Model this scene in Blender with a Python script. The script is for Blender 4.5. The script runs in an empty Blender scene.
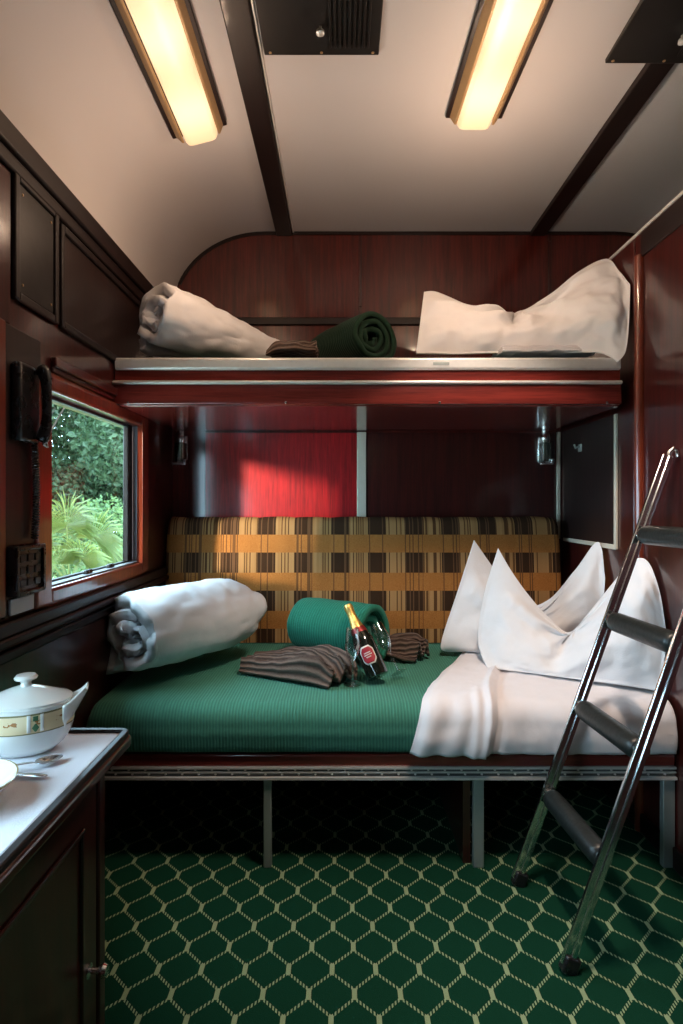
import bpy, bmesh, math, random
from mathutils import Vector, Matrix, noise
random.seed(4)
PI = math.pi
C = bpy.context.scene.collection
F = 571.0; CZ = 1.20; VX, VY = 342.0, 505.0      # focal length in pixels, eye height, vanishing point

def at(px, py, D):
    """a pixel of the photograph at distance D becomes a point of the room"""
    return Vector(((px-VX)*D/F, D, CZ-(py-VY)*D/F))

# ------------------------------------------------------------------ mesh helpers
class MB:
    def __init__(s): s.v = []; s.f = []; s.uv = {}
    def add(s, vs, fs):
        b = len(s.v); s.v += [tuple(p) for p in vs]; s.f += [tuple(i+b for i in q) for q in fs]; return s
    def box(s, x0, x1, y0, y1, z0, z1):
        vs = [(x, y, z) for z in (z0, z1) for y in (y0, y1) for x in (x0, x1)]
        return s.add(vs, [(0,2,3,1),(4,5,7,6),(0,1,5,4),(2,6,7,3),(0,4,6,2),(1,3,7,5)])
    def prism(s, pts, axis, a, b):
        """polygon (2-D) pushed along an axis from a to b"""
        def P(p, t):
            if axis == 'y': return (p[0], t, p[1])
            if axis == 'x': return (t, p[0], p[1])
            return (p[0], p[1], t)
        n = len(pts)
        vs = [P(p, a) for p in pts] + [P(p, b) for p in pts]
        fs = [tuple(range(n-1, -1, -1)), tuple(range(n, 2*n))] + [(i, (i+1) % n, n+(i+1) % n, n+i) for i in range(n)]
        return s.add(vs, fs)
    def bar(s, p0, p1, w, d, side=(0,1,0)):
        p0 = Vector(p0); p1 = Vector(p1); t = (p1-p0).normalized(); a = Vector(side); a = (a-t*a.dot(t)).normalized(); b = t.cross(a)
        vs = [p+a*(i*w/2)+b*(j*d/2) for p in (p0, p1) for i, j in ((-1,-1),(1,-1),(1,1),(-1,1))]
        return s.add(vs, [(3,2,1,0),(4,5,6,7)]+[(i,(i+1)%4,4+(i+1)%4,4+i) for i in range(4)])
    def tube(s, pts, r, n=12, caps=True):
        pts = [Vector(p) for p in pts]; m = len(pts); rs = r if isinstance(r, (list, tuple)) else [r]*m
        vs = []; up = None
        for i, p in enumerate(pts):
            t = (pts[min(i+1, m-1)]-pts[max(i-1, 0)]).normalized()
            if up is None:
                up = Vector((0,0,1)) if abs(t.z) < .9 else Vector((1,0,0))
            a = (up-t*up.dot(t)).normalized(); b = t.cross(a); up = a
            for k in range(n):
                g = 2*PI*k/n; vs.append(p+(a*math.cos(g)+b*math.sin(g))*rs[i])
        fs = [(i*n+k, i*n+(k+1)%n, (i+1)*n+(k+1)%n, (i+1)*n+k) for i in range(m-1) for k in range(n)]
        if caps: fs += [tuple(range(n-1,-1,-1)), tuple(range((m-1)*n, m*n))]
        return s.add(vs, fs)
    def lathe(s, prof, c=(0,0,0), n=32, sx=1, sy=1, dx=None):
        vs = []; m = len(prof)
        for r, z in prof:
            for k in range(n):
                g = 2*PI*k/n; x = r*math.cos(g)*sx; y = r*math.sin(g)*sy
                vs.append((c[0]+x, c[1]+y, c[2]+z))
        fs = [(i*n+k, i*n+(k+1)%n, (i+1)*n+(k+1)%n, (i+1)*n+k) for i in range(m-1) for k in range(n)]
        if prof[0][0] > 1e-6: fs.append(tuple(range(n-1,-1,-1)))
        if prof[-1][0] > 1e-6: fs.append(tuple(range((m-1)*n, m*n)))
        return s.add(vs, fs)
    def grid(s, fn, nu, nv, wrap=False):
        b = len(s.v)
        for j in range(nv+1):
            for i in range(nu+1):
                s.v.append(tuple(fn(i/nu, j/nv)))
        for j in range(nv):
            for i in range(nu):
                q = (b+j*(nu+1)+i, b+j*(nu+1)+i+1, b+(j+1)*(nu+1)+i+1, b+(j+1)*(nu+1)+i)
                s.uv[len(s.f)] = ((i/nu, j/nv), ((i+1)/nu, j/nv), ((i+1)/nu, (j+1)/nv), (i/nu, (j+1)/nv))
                s.f.append(q)
        return s

def obj(name, mb, mat, parent=None, bevel=0, seg=2, local=False, ang=40, solid=0, sub=0, weld=False, flat=False):
    me = bpy.data.meshes.new(name)
    vs = mb.v
    if parent is not None and not local:
        o0 = Vector(parent['_w'])
        vs = [tuple(Vector(p)-o0) for p in vs]
    me.from_pydata(vs, [], mb.f)
    if mb.uv:
        ul = me.uv_layers.new(name='UVMap')
        for p in me.polygons:
            u = mb.uv.get(p.index)
            if u:
                for li, c in zip(p.loop_indices, u): ul.data[li].uv = c
    if weld or True:
        bm = bmesh.new(); bm.from_mesh(me)
        bmesh.ops.remove_doubles(bm, verts=bm.verts, dist=1e-5)
        bmesh.ops.recalc_face_normals(bm, faces=bm.faces)
        bm.to_mesh(me); bm.free()
    if not flat:
        for p in me.polygons: p.use_smooth = True
        me.set_sharp_from_angle(angle=math.radians(ang))
    me.materials.append(mat)
    o = bpy.data.objects.new(name, me); C.objects.link(o)
    if parent is not None:
        o.parent = parent; o['_w'] = parent['_w']
    else: o['_w'] = (0.0, 0.0, 0.0)
    if solid:
        m = o.modifiers.new('Solidify', 'SOLIDIFY'); m.thickness = solid; m.offset = 0
    if sub:
        m = o.modifiers.new('Subsurf', 'SUBSURF'); m.levels = sub; m.render_levels = sub
    if bevel:
        m = o.modifiers.new('Bevel', 'BEVEL'); m.width = bevel; m.segments = seg; m.limit_method = 'ANGLE'; m.angle_limit = math.radians(35)
    return o
def thing(name, label, cat, loc=(0,0,0), group=None, rot=None):
    o = bpy.data.objects.new(name, None); C.objects.link(o); o.location = loc; o.empty_display_size = .05
    if rot is not None: o.rotation_euler = rot
    o['_w'] = tuple(loc); o['label'] = label; o['category'] = cat
    if group: o['group'] = group
    return o
def tag(o, label, cat, group=None, kind=None):
    o['label'] = label; o['category'] = cat
    if group: o['group'] = group
    if kind: o['kind'] = kind
    return o
def struct(o, label=None):
    o['kind'] = 'structure'
    if label: o['label'] = label
    return o
def copy_tree(o, parent=None):
    c = o.copy(); C.objects.link(c)
    if parent is not None: c.parent = parent
    for ch in list(o.children): copy_tree(ch, c)
    return c
def nz(p, sc, oct=3): return noise.fractal(Vector(p)*sc, 1.0, 2.0, oct)
def lerp(a, b, t): return a+(b-a)*t
def smooth(t): t = max(0, min(1, t)); return t*t*(3-2*t)
def catmull(P, t):
    n = len(P)-1; x = max(0, min(1, t))*n; i = min(int(x), n-1); f = x-i
    p0 = P[max(i-1,0)]; p1 = P[i]; p2 = P[i+1]; p3 = P[min(i+2,n)]
    return .5*((2*p1)+(p2-p0)*f+(2*p0-5*p1+4*p2-p3)*f*f+(3*p1-p0-3*p2+p3)*f*f*f)

# ------------------------------------------------------------------ material helpers
class NT:
    def __init__(s, name):
        s.m = bpy.data.materials.new(name); s.m.use_nodes = True; s.t = s.m.node_tree; s.b = s.t.nodes['Principled BSDF']; s.out = s.t.nodes['Material Output']
    def n(s, typ, **kw):
        x = s.t.nodes.new(typ)
        for k, v in kw.items(): setattr(x, k, v)
        return x
    def l(s, a, b): s.t.links.new(a, b)
    def math(s, op, a, b=None, c=None):
        x = s.n('ShaderNodeMath', operation=op)
        for i, v in enumerate((a, b, c)):
            if v is None: continue
            if isinstance(v, (int, float)): x.inputs[i].default_value = v
            else: s.l(v, x.inputs[i])
        return x.outputs[0]
    def mix(s, f, a, b):
        x = s.n('ShaderNodeMix', data_type='RGBA')
        for i, v in ((0, f), (6, a), (7, b)):
            if isinstance(v, (int, float)): x.inputs[i].default_value = v
            elif isinstance(v, tuple): x.inputs[i].default_value = (*v[:3], 1)
            else: s.l(v, x.inputs[i])
        return x.outputs[2]
    def coord(s, which='Object'): return s.n('ShaderNodeTexCoord').outputs[which]
    def sep(s, v):
        x = s.n('ShaderNodeSeparateXYZ'); s.l(v, x.inputs[0]); return x.outputs
    def map(s, v, scale=(1,1,1), rot=(0,0,0)):
        x = s.n('ShaderNodeMapping'); s.l(v, x.inputs[0]); x.inputs['Scale'].default_value = scale; x.inputs['Rotation'].default_value = rot; return x.outputs[0]
    def noise(s, v, scale, detail=4, rough=.55):
        x = s.n('ShaderNodeTexNoise'); s.l(v, x.inputs['Vector']); x.inputs['Scale'].default_value = scale; x.inputs['Detail'].default_value = detail; x.inputs['Roughness'].default_value = rough; return x.outputs['Fac']
    def ramp(s, v, a, b, lo=0., hi=1.):
        x = s.n('ShaderNodeMapRange'); s.l(v, x.inputs[0]); x.inputs[1].default_value = a; x.inputs[2].default_value = b; x.inputs[3].default_value = lo; x.inputs[4].default_value = hi; return x.outputs[0]
    def bump(s, h, strength, dist=.01):
        x = s.n('ShaderNodeBump'); s.l(h, x.inputs['Height']); x.inputs['Strength'].default_value = strength; x.inputs['Distance'].default_value = dist; s.l(x.outputs[0], s.b.inputs['Normal'])
    def set(s, **kw):
        for k, v in kw.items():
            i = s.b.inputs[k.replace('_', ' ')]
            if isinstance(v, tuple): i.default_value = (*v[:3], 1)
            elif isinstance(v, (int, float)): i.default_value = v
            else: s.l(v, i)
        return s
def plain(name, col, rough=.5, metal=0, var=.15, vs=30, coat=0, bump=0):
    t = NT(name); f = t.noise(t.coord(), vs)
    t.set(Base_Color=t.mix(f, tuple(c*(1-var) for c in col), tuple(min(1, c*(1+var)) for c in col)), Roughness=t.ramp(f, .2, .8, rough*.85, rough*1.15), Metallic=metal, Coat_Weight=coat)
    if bump: t.bump(f, bump)
    return t.m
def wood(name, dark, light, axis='z', coat=.9, rough=.3, gsc=1.0, crough=.13):
    t = NT(name); sc = {'z': (22, 22, 1.2), 'y': (22, 1.2, 22), 'x': (1.2, 22, 22)}[axis]
    v = t.map(t.coord(), tuple(c*gsc for c in sc)); f = t.noise(v, 2.2, 6, .65)
    g = t.noise(t.map(t.coord(), tuple(c*4*gsc for c in sc)), 2., 3)
    c = t.mix(t.ramp(f, .3, .72), dark, light)
    c = t.mix(t.ramp(g, .5, .8, 0, .55), c, tuple(x*.45 for x in dark))
    t.set(Base_Color=c, Roughness=rough, Coat_Weight=coat, Coat_Roughness=crough)
    t.b.inputs['Specular IOR Level'].default_value = .4; t.b.inputs['Coat IOR'].default_value = 1.65
    return t.m

M = {}
M['mahogany'] = wood('mahogany_varnish', (.024,.0045,.004), (.075,.0095,.007))
M['mahogany_back'] = wood('mahogany_back_wall', (.045,.0075,.0055), (.14,.018,.012), coat=.55)
M['mahogany_cabinet'] = wood('mahogany_cabinet', (.030,.005,.0045), (.085,.011,.008), coat=.4)
M['mahogany_y'] = wood('mahogany_rail', (.035,.006,.005), (.11,.014,.009), 'y')
M['mahogany_x'] = wood('mahogany_crosswise', (.105,.014,.011), (.23,.030,.022), 'x', rough=.25)
M['frame_wood'] = wood('window_frame_wood', (.13,.021,.009), (.28,.045,.017))
M['red_wood'] = wood('red_striped_veneer', (.20,.006,.008), (.55,.012,.016), 'z', coat=.3, rough=.35, gsc=1.6)
M['orange_wood'] = wood('orange_cedar', (.10,.016,.007), (.22,.036,.013), 'z')
M['dark_wood'] = wood('dark_beam', (.006,.003,.003), (.016,.006,.005), 'y', coat=.05, rough=.5)
M['black_wood'] = wood('dark_recess', (.012,.005,.004), (.025,.009,.007), 'z', coat=.2, rough=.5)
M['ceiling'] = plain('ceiling_paint', (.57,.535,.525), .55, var=.03, vs=3)
M['chrome'] = plain('chrome', (.84,.85,.85), .17, 1, var=.06)
M['track'] = plain('dark_track_metal', (.075,.085,.08), .4, .5, var=.25)
M['jamb'] = plain('grey_jamb_paint', (.10,.095,.095), .5, var=.1)
M['alu'] = plain('brushed_aluminium', (.82,.81,.78), .38, .5, var=.08, vs=60)
M['alu_paint'] = plain('grey_metal_strip', (.42,.47,.45), .4, .6, var=.1)
M['cream_trim'] = plain('cream_trim', (.70,.64,.52), .4, .1, var=.06)
M['brass'] = plain('lamp_bronze', (.42,.27,.13), .45, .3, var=.1)
M['black'] = plain('black_plastic', (.012,.012,.013), .28, 0, var=.2)
M['dark_metal'] = plain('dark_metal', (.022,.020,.019), .4, .4, var=.2)
M['padding'] = plain('black_vinyl_padding', (.012,.015,.014), .38, 0, var=.25, vs=60, bump=.15)
M['china'] = plain('white_china', (.80,.78,.73), .12, 0, var=.03, vs=5, coat=.5)
M['steel'] = plain('cutlery_steel', (.75,.75,.77), .14, 1, var=.05)
M['cork_gold'] = plain('gold_foil', (.75,.47,.13), .3, .8, var=.2, vs=90, bump=.4)
M['green_glass'] = plain('dark_bottle_glass', (.008,.011,.008), .07, 0, var=.2, coat=1)
M['label_red'] = plain('red_bottle_label', (.42,.015,.03), .45, var=.06)
M['label_white'] = plain('label_border', (.75,.72,.68), .45, var=.04)
M['foil_red'] = plain('red_neck_foil', (.30,.03,.03), .35, .5, var=.2)
M['white_enamel'] = plain('pale_grey_plate', (.45,.47,.50), .35, .2, var=.08)
M['leaf_stem'] = plain('bark', (.09,.06,.04), .9, var=.4)

def cloth(name, col, wr=.25, wsc=260, rough=.85, wave=None, sheen=.2):
    t = NT(name); co = t.coord()
    a = t.noise(co, wsc, 2); b = t.noise(co, 14, 5)
    c = t.mix(b, tuple(x*.93 for x in col), tuple(min(1, x*1.05) for x in col))
    h = t.math('ADD', t.math('MULTIPLY', b, .9), t.math('MULTIPLY', a, .25))
    t.set(Base_Color=c, Roughness=rough, Sheen_Weight=sheen)
    t.bump(h, wr, .012)
    return t.m
M['cotton'] = cloth('white_cotton', (.80,.80,.82), .28)
M['cotton_up'] = cloth('white_cotton_upper', (.80,.79,.80), .2)
M['sheet'] = cloth('white_sheet', (.80,.77,.79), .18)
M['table_linen'] = cloth('white_table_linen', (.80,.79,.84), .1)

def ribbed(name, dark, light, pitch, axis=0, which='Object', strength=.6):
    t = NT(name); co = t.coord(which); x = t.sep(co)[axis]
    w = t.math('SINE', t.math('MULTIPLY', x, 2*PI/pitch)); w01 = t.math('MULTIPLY_ADD', w, .5, .5)
    nn = t.noise(t.coord(), 120, 3); big = t.noise(t.coord(), 5, 2)
    f = t.math('ADD', t.math('MULTIPLY', w01, .75), t.math('MULTIPLY', nn, .35))
    c = t.mix(f, dark, light); c = t.mix(t.math('MULTIPLY', big, .25), c, dark)
    t.set(Base_Color=c, Roughness=.9, Specular_IOR_Level=.1, Sheen_Weight=.06)
    t.bump(t.math('ADD', w01, t.math('MULTIPLY', nn, .5)), strength, .006)
    return t.m
M['green_rib'] = ribbed('green_ribbed_cover', (.040,.165,.118), (.075,.275,.195), .0105, 0, 'Object', .35)
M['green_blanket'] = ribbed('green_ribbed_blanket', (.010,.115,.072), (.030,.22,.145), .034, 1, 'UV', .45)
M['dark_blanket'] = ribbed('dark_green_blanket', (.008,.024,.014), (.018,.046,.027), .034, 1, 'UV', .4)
M['knit'] = ribbed('brown_cable_knit', (.045,.029,.023), (.22,.155,.125), .050, 1, 'UV', 1.0)

def plaid():
    t = NT('brown_plaid_moquette'); x, y, z = t.sep(t.coord())
    px, pz = .1765, .1805
    cx = t.math('FRACT', t.math('DIVIDE', t.math('ADD', x, .715+.043+px*10), px)); cz = t.math('FRACT', t.math('DIVIDE', t.math('ADD', z, -.925+.048+pz*20), pz))
    inx = t.math('LESS_THAN', cx, .49); inz = t.math('LESS_THAN', cz, .53)
    wn = t.n('ShaderNodeTexWhiteNoise', noise_dimensions='1D'); t.l(t.math('FLOOR', t.math('MULTIPLY', x, 1/.0052)), wn.inputs['W']); s1 = wn.outputs['Value']
    wn2 = t.n('ShaderNodeTexWhiteNoise', noise_dimensions='1D'); t.l(t.math('FLOOR', t.math('MULTIPLY', x, 1/.011)), wn2.inputs['W']); s2 = wn2.outputs['Value']
    tan = t.mix(t.math('GREATER_THAN', s1, .68), (.44,.245,.100), (.10,.046,.020)); tan = t.mix(t.math('MULTIPLY', s2, .4), tan, (.22,.105,.035))
    sq = t.mix(t.math('GREATER_THAN', s1, .7), (.046,.023,.012), (.125,.064,.031))
    fn = t.noise(t.map(t.coord(), (300,300,300)), 1., 2)
    org = t.mix(t.ramp(fn, .3, .7), (.31,.115,.027), (.48,.20,.054))
    orgs = t.mix(t.math('GREATER_THAN', s1, .72), org, (.16,.07,.025))
    orow = t.mix(inx, org, orgs)
    arow = t.mix(inx, tan, sq)
    t.set(Base_Color=t.mix(inz, orow, arow), Roughness=.9, Specular_IOR_Level=.1)
    t.bump(t.math('ADD', fn, t.math('MULTIPLY', s1, .6)), .35, .004)
    return t.m
M['plaid'] = plaid()

def carpet():
    t = NT('green_trellis_carpet'); x, y, z = t.sep(t.coord())
    a, b = .1125, .0752
    x0, y0 = .0307, 1.401
    fold = lambda v, off, p: t.math('MULTIPLY', t.math('ABSOLUTE', t.math('SUBTRACT', t.math('FRACT', t.math('DIVIDE', t.math('ADD', v, p*40+p/2-off), p)), .5)), p)
    px = fold(x, x0, a); py = fold(y, y0, 2*b)
    # point symmetry about the middle of the diagonal: nodes at (0,0) and (a/2,b)
    hl = .0165; hw = .0062
    n0 = t.math('MULTIPLY', t.math('LESS_THAN', px, hw), t.math('LESS_THAN', py, hl))
    n1 = t.math('MULTIPLY', t.math('GREATER_THAN', px, a/2-hw), t.math('GREATER_THAN', py, b-hl))
    node = t.math('MAXIMUM', n0, n1)
    dx, dy = a/2, b-2*hl*.75; L = math.hypot(dx, dy)
    qy = t.math('SUBTRACT', py, hl*.75)
    dist = t.math('ABSOLUTE', t.math('SUBTRACT', t.math('MULTIPLY', px, dy/L), t.math('MULTIPLY', qy, dx/L)))
    along = t.math('ADD', t.math('MULTIPLY', px, dx/L), t.math('MULTIPLY', qy, dy/L))
    dash = t.math('GREATER_THAN', t.math('FRACT', t.math('DIVIDE', px, a/2/7.0)), .48)
    line = t.math('MULTIPLY', t.math('LESS_THAN', dist, .0040), dash)
    pat = t.math('MAXIMUM', node, line)
    nn = t.noise(t.coord(), 420, 2); big = t.noise(t.coord(), 3, 3)
    g = t.mix(nn, (.0022,.024,.012), (.0055,.050,.026)); g = t.mix(t.math('MULTIPLY', big, .3), g, (.004,.03,.016))
    cr = t.mix(nn, (.17,.24,.125), (.32,.40,.23))
    t.set(Base_Color=t.mix(pat, g, cr), Roughness=.95, Specular_IOR_Level=.08)
    t.bump(t.math('ADD', nn, pat), .4, .004)
    return t.m
M['carpet'] = carpet()

def glassy(name, tint, refl, rough=.02, base=.03):
    t = NT(name); t.t.nodes.remove(t.b)
    tr = t.n('ShaderNodeBsdfTransparent'); tr.inputs[0].default_value = (*tint, 1)
    gl = t.n('ShaderNodeBsdfGlossy'); gl.inputs['Roughness'].default_value = rough
    lw = t.n('ShaderNodeLayerWeight'); lw.inputs[0].default_value = .5
    fac = t.math('MULTIPLY_ADD', t.math('POWER', lw.outputs['Facing'], 2.2), refl, base)
    mx = t.n('ShaderNodeMixShader'); t.l(fac, mx.inputs[0]); t.l(tr.outputs[0], mx.inputs[1]); t.l(gl.outputs[0], mx.inputs[2])
    t.l(mx.outputs[0], t.out.inputs[0]); return t.m
M['pane'] = glassy('window_glass', (.96,.98,.97), .06, .02, .015)
M['wine_glass'] = glassy('flute_glass', (.95,.96,.96), .9, .02, .15)
M['lamp_glass'] = glassy('reading_lamp_glass', (.75,.77,.74), .6, .12)

def diffuser():
    t = NT('lit_lamp_diffuser'); x, y, z = t.sep(t.coord())
    g = lambda c, w: t.math('POWER', 2.718, t.math('MULTIPLY', t.math('POWER', t.math('DIVIDE', t.math('SUBTRACT', y, c), w), 2.0), -1.0))
    hot = t.math('ADD', g(-.16, .12), t.math('ADD', g(-.46, .12), g(-.72, .10)))
    col = t.mix(t.math('MULTIPLY', hot, .8), (1.0,.55,.27), (1.0,.72,.45))
    t.set(Base_Color=(.40,.34,.25), Roughness=.35, Emission_Color=col, Emission_Strength=t.math('MULTIPLY_ADD', hot, LAMP*.5, LAMP))
    return t.m
LAMP = .43
M['diffuser'] = diffuser()

def foliage(name, a, b, c):
    t = NT(name); o = t.n('ShaderNodeNewGeometry'); f = t.noise(t.coord(), 2.5, 3); r = o.outputs['Random Per Island']
    col = t.mix(r, a, b); col = t.mix(t.ramp(f, .4, .75), col, c)
    t.set(Base_Color=col, Roughness=.6)
    t.b.inputs['Transmission Weight'].default_value = 0
    tl = t.n('ShaderNodeBsdfTranslucent'); t.l(col, tl.inputs[0]); mx = t.n('ShaderNodeMixShader'); mx.inputs[0].default_value = .35
    t.l(t.b.outputs[0], mx.inputs[1]); t.l(tl.outputs[0], mx.inputs[2]); t.l(mx.outputs[0], t.out.inputs[0])
    return t.m
M['tree_leaf'] = foliage('tree_leaves', (.024,.052,.020), (.044,.084,.030), (.068,.112,.044))
M['bush_leaf'] = foliage('bush_leaves', (.04,.085,.022), (.075,.14,.038), (.10,.17,.05))
M['palm_leaf'] = foliage('palm_leaves', (.050,.080,.010), (.12,.15,.028), (.085,.115,.024))
M['ground'] = plain('garden_ground', (.46,.43,.34), .95, var=.4, vs=2)

# ================================================================== THE SETTING
XL, XR, YB, YR = -.858, 1.105, 2.89, -1.15      # left wall, right wall, back wall, wall behind the camera
XO = 1.84; ZC = 2.582; ZS = 2.18; RX = .468; RY = .402

fl = obj('floor', MB().box(XL-.1, XO+.1, YR-.1, YB+.1, -.06, 0), M['carpet']); struct(fl)

def roof_profile(off=0):
    P = []
    n = 18
    for i in range(n+1):
        g = PI-PI/2*i/n; P.append((-.39+(RX+off)*math.cos(g), ZS+(RY+off)*math.sin(g)))
    for i in range(n+1):
        g = PI/2-PI/2*i/n; P.append((1.372+(RX+off)*math.cos(g), ZS+(RY+off)*math.sin(g)))
    return P
mb = MB(); a_ = roof_profile(); b_ = roof_profile(.06); n_ = len(a_)
for y0, y1 in ((YR-.05, YB+.05),):
    vs = [(p[0], y, p[1]) for y in (y0, y1) for p in a_] + [(p[0], y, p[1]) for y in (y0, y1) for p in b_]
    fs = []
    for i in range(n_-1):
        fs += [(i, i+1, n_+i+1, n_+i), (2*n_+i, 3*n_+i, 3*n_+i+1, 2*n_+i+1), (i, 2*n_+i, 2*n_+i+1, i+1), (n_+i, n_+i+1, 3*n_+i+1, 3*n_+i)]
    fs += [(0, n_, 3*n_, 2*n_), (n_-1, 3*n_-1, 4*n_-1, 2*n_-1)]
    mb.add(vs, fs)
struct(obj('ceiling', mb, M['ceiling']))

# back wall with the arched top
prof = [(XL, 0), (XL, ZS)] + roof_profile()[1:-1] + [(XO, ZS), (XO, 0)]
wb = struct(obj('wall_back', MB().prism(prof, 'y', YB, YB+.05), M['mahogany_back']))
struct(obj('wall_rear', MB().prism(prof, 'y', YR-.05, YR), M['mahogany']))
# left wall with its two window openings
W1 = (1.645, 2.44); W2 = (-.05, 1.02); W3 = (-1.05, -.36); WZ = (.955, 1.535); WZ2 = (.78, 1.36)
mb = MB()
X0, X1 = XL-.10, XL
for y0, y1, z in ((YR, 1.3, WZ2), (1.3, YB, WZ)):
    mb.box(X0, X1, y0, y1, 0, z[0]); mb.box(X0, X1, y0, y1, z[1], ZS)
for a, b, z in ((YR, W3[0], WZ2), (W3[1], W2[0], WZ2), (W2[1], 1.3, WZ2), (1.3, W1[0], WZ), (W1[1]+.09, YB, WZ)): mb.box(X0, X1, a, b, z[0], z[1])
mb.box(XL-.034, X1, W1[1], W1[1]+.09, WZ[0], WZ[1])
struct(obj('wall_left', mb, M['mahogany']))
# right wall (corridor partition) with the open luggage loft above it
mb = MB().box(XR, XR+.03, YR, YB, 0, 2.205)
wr = struct(obj('wall_right', mb, M['mahogany']))
struct(obj('wall_corridor', MB().box(XO, XO+.06, YR, YB, 0, ZS+.02), M['mahogany']))
struct(obj('trim_1', MB().box(XR+.03, XO, YR, YB, 2.16, 2.19), M['dark_wood']), 'dark floor of the luggage loft above the corridor')
# ceiling ribs
struct(obj('trim_2', MB().box(-.332, -.252, YR, YB, ZC-.022, ZC+.002), M['dark_wood'], bevel=.004), 'dark wooden ceiling rib left of the middle vent')
struct(obj('trim_3', MB().box(.95, 1.028, YR, YB, ZC-.022, ZC+.002), M['dark_wood'], bevel=.004), 'dark wooden ceiling rib on the right')
struct(obj('trim_4', MB().box(-.249, -.243, YR, YB, ZC-.008, ZC+.001), M['alu'], bevel=.001), 'thin metal strip beside the left ceiling rib')
# cornice on the left wall
mb = MB().box(XL, XL+.028, YR, YB, 2.10, 2.165).box(XL, XL+.016, YR, YB, 2.06, 2.10)
struct(obj('trim_5', mb, M['dark_wood'], bevel=.006), 'dark cornice along the left wall')
# metal top edge of the right wall
struct(obj('trim_6', MB().box(XR-.006, XR+.036, YR, YB, 2.205, 2.217), M['alu'], bevel=.002), 'metal strip on the top edge of the right wall')
struct(obj('trim_7', MB().box(XR-.008, XR, YR, 2.10, 2.11, 2.20), M['dark_wood'], bevel=.003), 'dark rail under the top of the right wall')
# rounded post on the right wall
mb = MB().tube([(XR-.004, 2.11, 0), (XR-.004, 2.11, 2.12)], .019, 20)
struct(obj('trim_8', mb, M['orange_wood']), 'rounded varnished post on the right wall')
mb = MB().box(XR-.006, XR, 2.15, 2.23, .0, 2.20)
struct(obj('trim_9', mb, M['mahogany'], bevel=.002), 'flat board beside the rounded post')
# dark moulding and battens on the back wall
mb = MB().box(XL, XR, YB-.016, YB, 2.108, 2.146)
struct(obj('trim_10', mb, M['dark_wood'], bevel=.004), 'dark moulding across the back wall above the upper berth')
for k, (x, z0, z1) in enumerate(((.092, 2.15, 2.575), (1.05, 2.15, 2.575))):
    mb = MB().box(x-.008, x+.008, YB-.006, YB, z0, z1)
    for z in (2.20, 2.53): mb.lathe([(0, 0), (.006, .001), (.006, .003), (0, .004)], (x, YB-.008, z), 8)
    struct(obj('trim_%d' % (11+k), mb, M['mahogany'], bevel=.002), 'batten on the upper back wall')
# dark strip following the arch of the back wall
P = roof_profile(-.001)[4:-4]; Q = roof_profile(-.016)[4:-4]; mb = MB(); n = len(P)
mb.add([(p[0], y, p[1]) for y in (YB-.008, YB) for p in P] + [(p[0], y, p[1]) for y in (YB-.008, YB) for p in Q],
       [f for i in range(n-1) for f in ((i, i+1, n+i+1, n+i), (2*n+i, 3*n+i, 3*n+i+1, 2*n+i+1), (i, 2*n+i, 2*n+i+1, i+1))])
struct(obj('trim_13', mb, M['dark_wood']), 'thin dark edge along the arched top of the back wall')
# lower back wall: red veneer panel, white post, corner strip
struct(obj('panel', MB().box(-.690, .075, YB-.008, YB, .50, 1.565), M['red_wood'], wb, bevel=.002), 'bright red striped veneer panel')
struct(obj('panel', MB().box(.122, XR-.03, YB-.008, YB, .50, 1.565), M['mahogany'], wb, bevel=.002), 'dark red veneer panel')
mb = MB().box(.075, .122, YB-.018, YB-.004, .60, 1.568)
struct(obj('trim_14', mb, M['cream_trim'], bevel=.003), 'white upright strip on the back wall below the upper berth')
mb = MB().box(XR-.022, XR-.004, YB-.016, YB-.001, 1.03, 1.568)
struct(obj('trim_15', mb, M['cream_trim'], bevel=.003), 'cream corner strip at the right end of the back wall')
# cream framed panel on the right wall
mb = MB(); y0, y1, z0, z1, w = 2.285, 2.83, 1.022, 1.565, .018
mb.box(XR-.010, XR, y0, y0+w, z0, z1).box(XR-.010, XR, y0+w, y1, z0, z0+w)
struct(obj('trim_16', mb, M['cream_trim'], bevel=.002), 'cream edging of the dark panel on the right wall')
struct(obj('trim_17', MB().box(XR-.006, XR, y0+w, y1, z0+w, z1), M['black_wood'], bevel=.001), 'dark panel inside the cream edging on the right wall')
# left wall joinery: ledge below the window and rail above it, framed panels above
mb = MB().box(XL, XL+.026, 1.38, YB, .868, .905).box(XL, XL+.034, 1.25, YB, .846, .868).box(XL, XL+.014, 1.20, YB, .800, .830)
struct(obj('trim_18', mb, M['dark_wood'], bevel=.006), 'dark stepped ledge under the window')
struct(obj('trim_19', MB().box(XL, XL+.018, 1.68, YB, 1.607, 1.637).box(XL, XL+.010, 1.68, YB, 1.590, 1.607), M['mahogany_y'], bevel=.004), 'red rail above the window')
mb = MB()
for (a, b, z0, z1) in ((1.50, 1.685, 1.76, 2.05), (1.745, 2.55, 1.76, 2.03)):
    w = .022
    mb.box(XL, XL+.014, a-w, a, z0-w, z1+w).box(XL, XL+.014, b, b+w, z0-w, z1+w).box(XL, XL+.014, a, b, z0-w, z0).box(XL, XL+.014, a, b, z1, z1+w)
struct(obj('trim_20', mb, M['dark_wood'], bevel=.004), 'panel frames high on the left wall')
struct(obj('trim_21', MB().box(XL, XL+.012, .2, 1.46, 1.66, 2.05), M['mahogany'], bevel=.004), 'raised panel high on the left wall')
struct(obj('trim_22', MB().box(XL, XL+.004, 1.745, 2.55, 1.76, 2.03), M['black_wood']), 'dark panel high on the left wall above the window')
mb = MB().box(XL, XL+.012, 1.43, 1.605, .912, 1.66)
struct(obj('trim_23', mb, M['black_wood'], bevel=.003), 'dark board behind the wall telephone')
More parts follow.
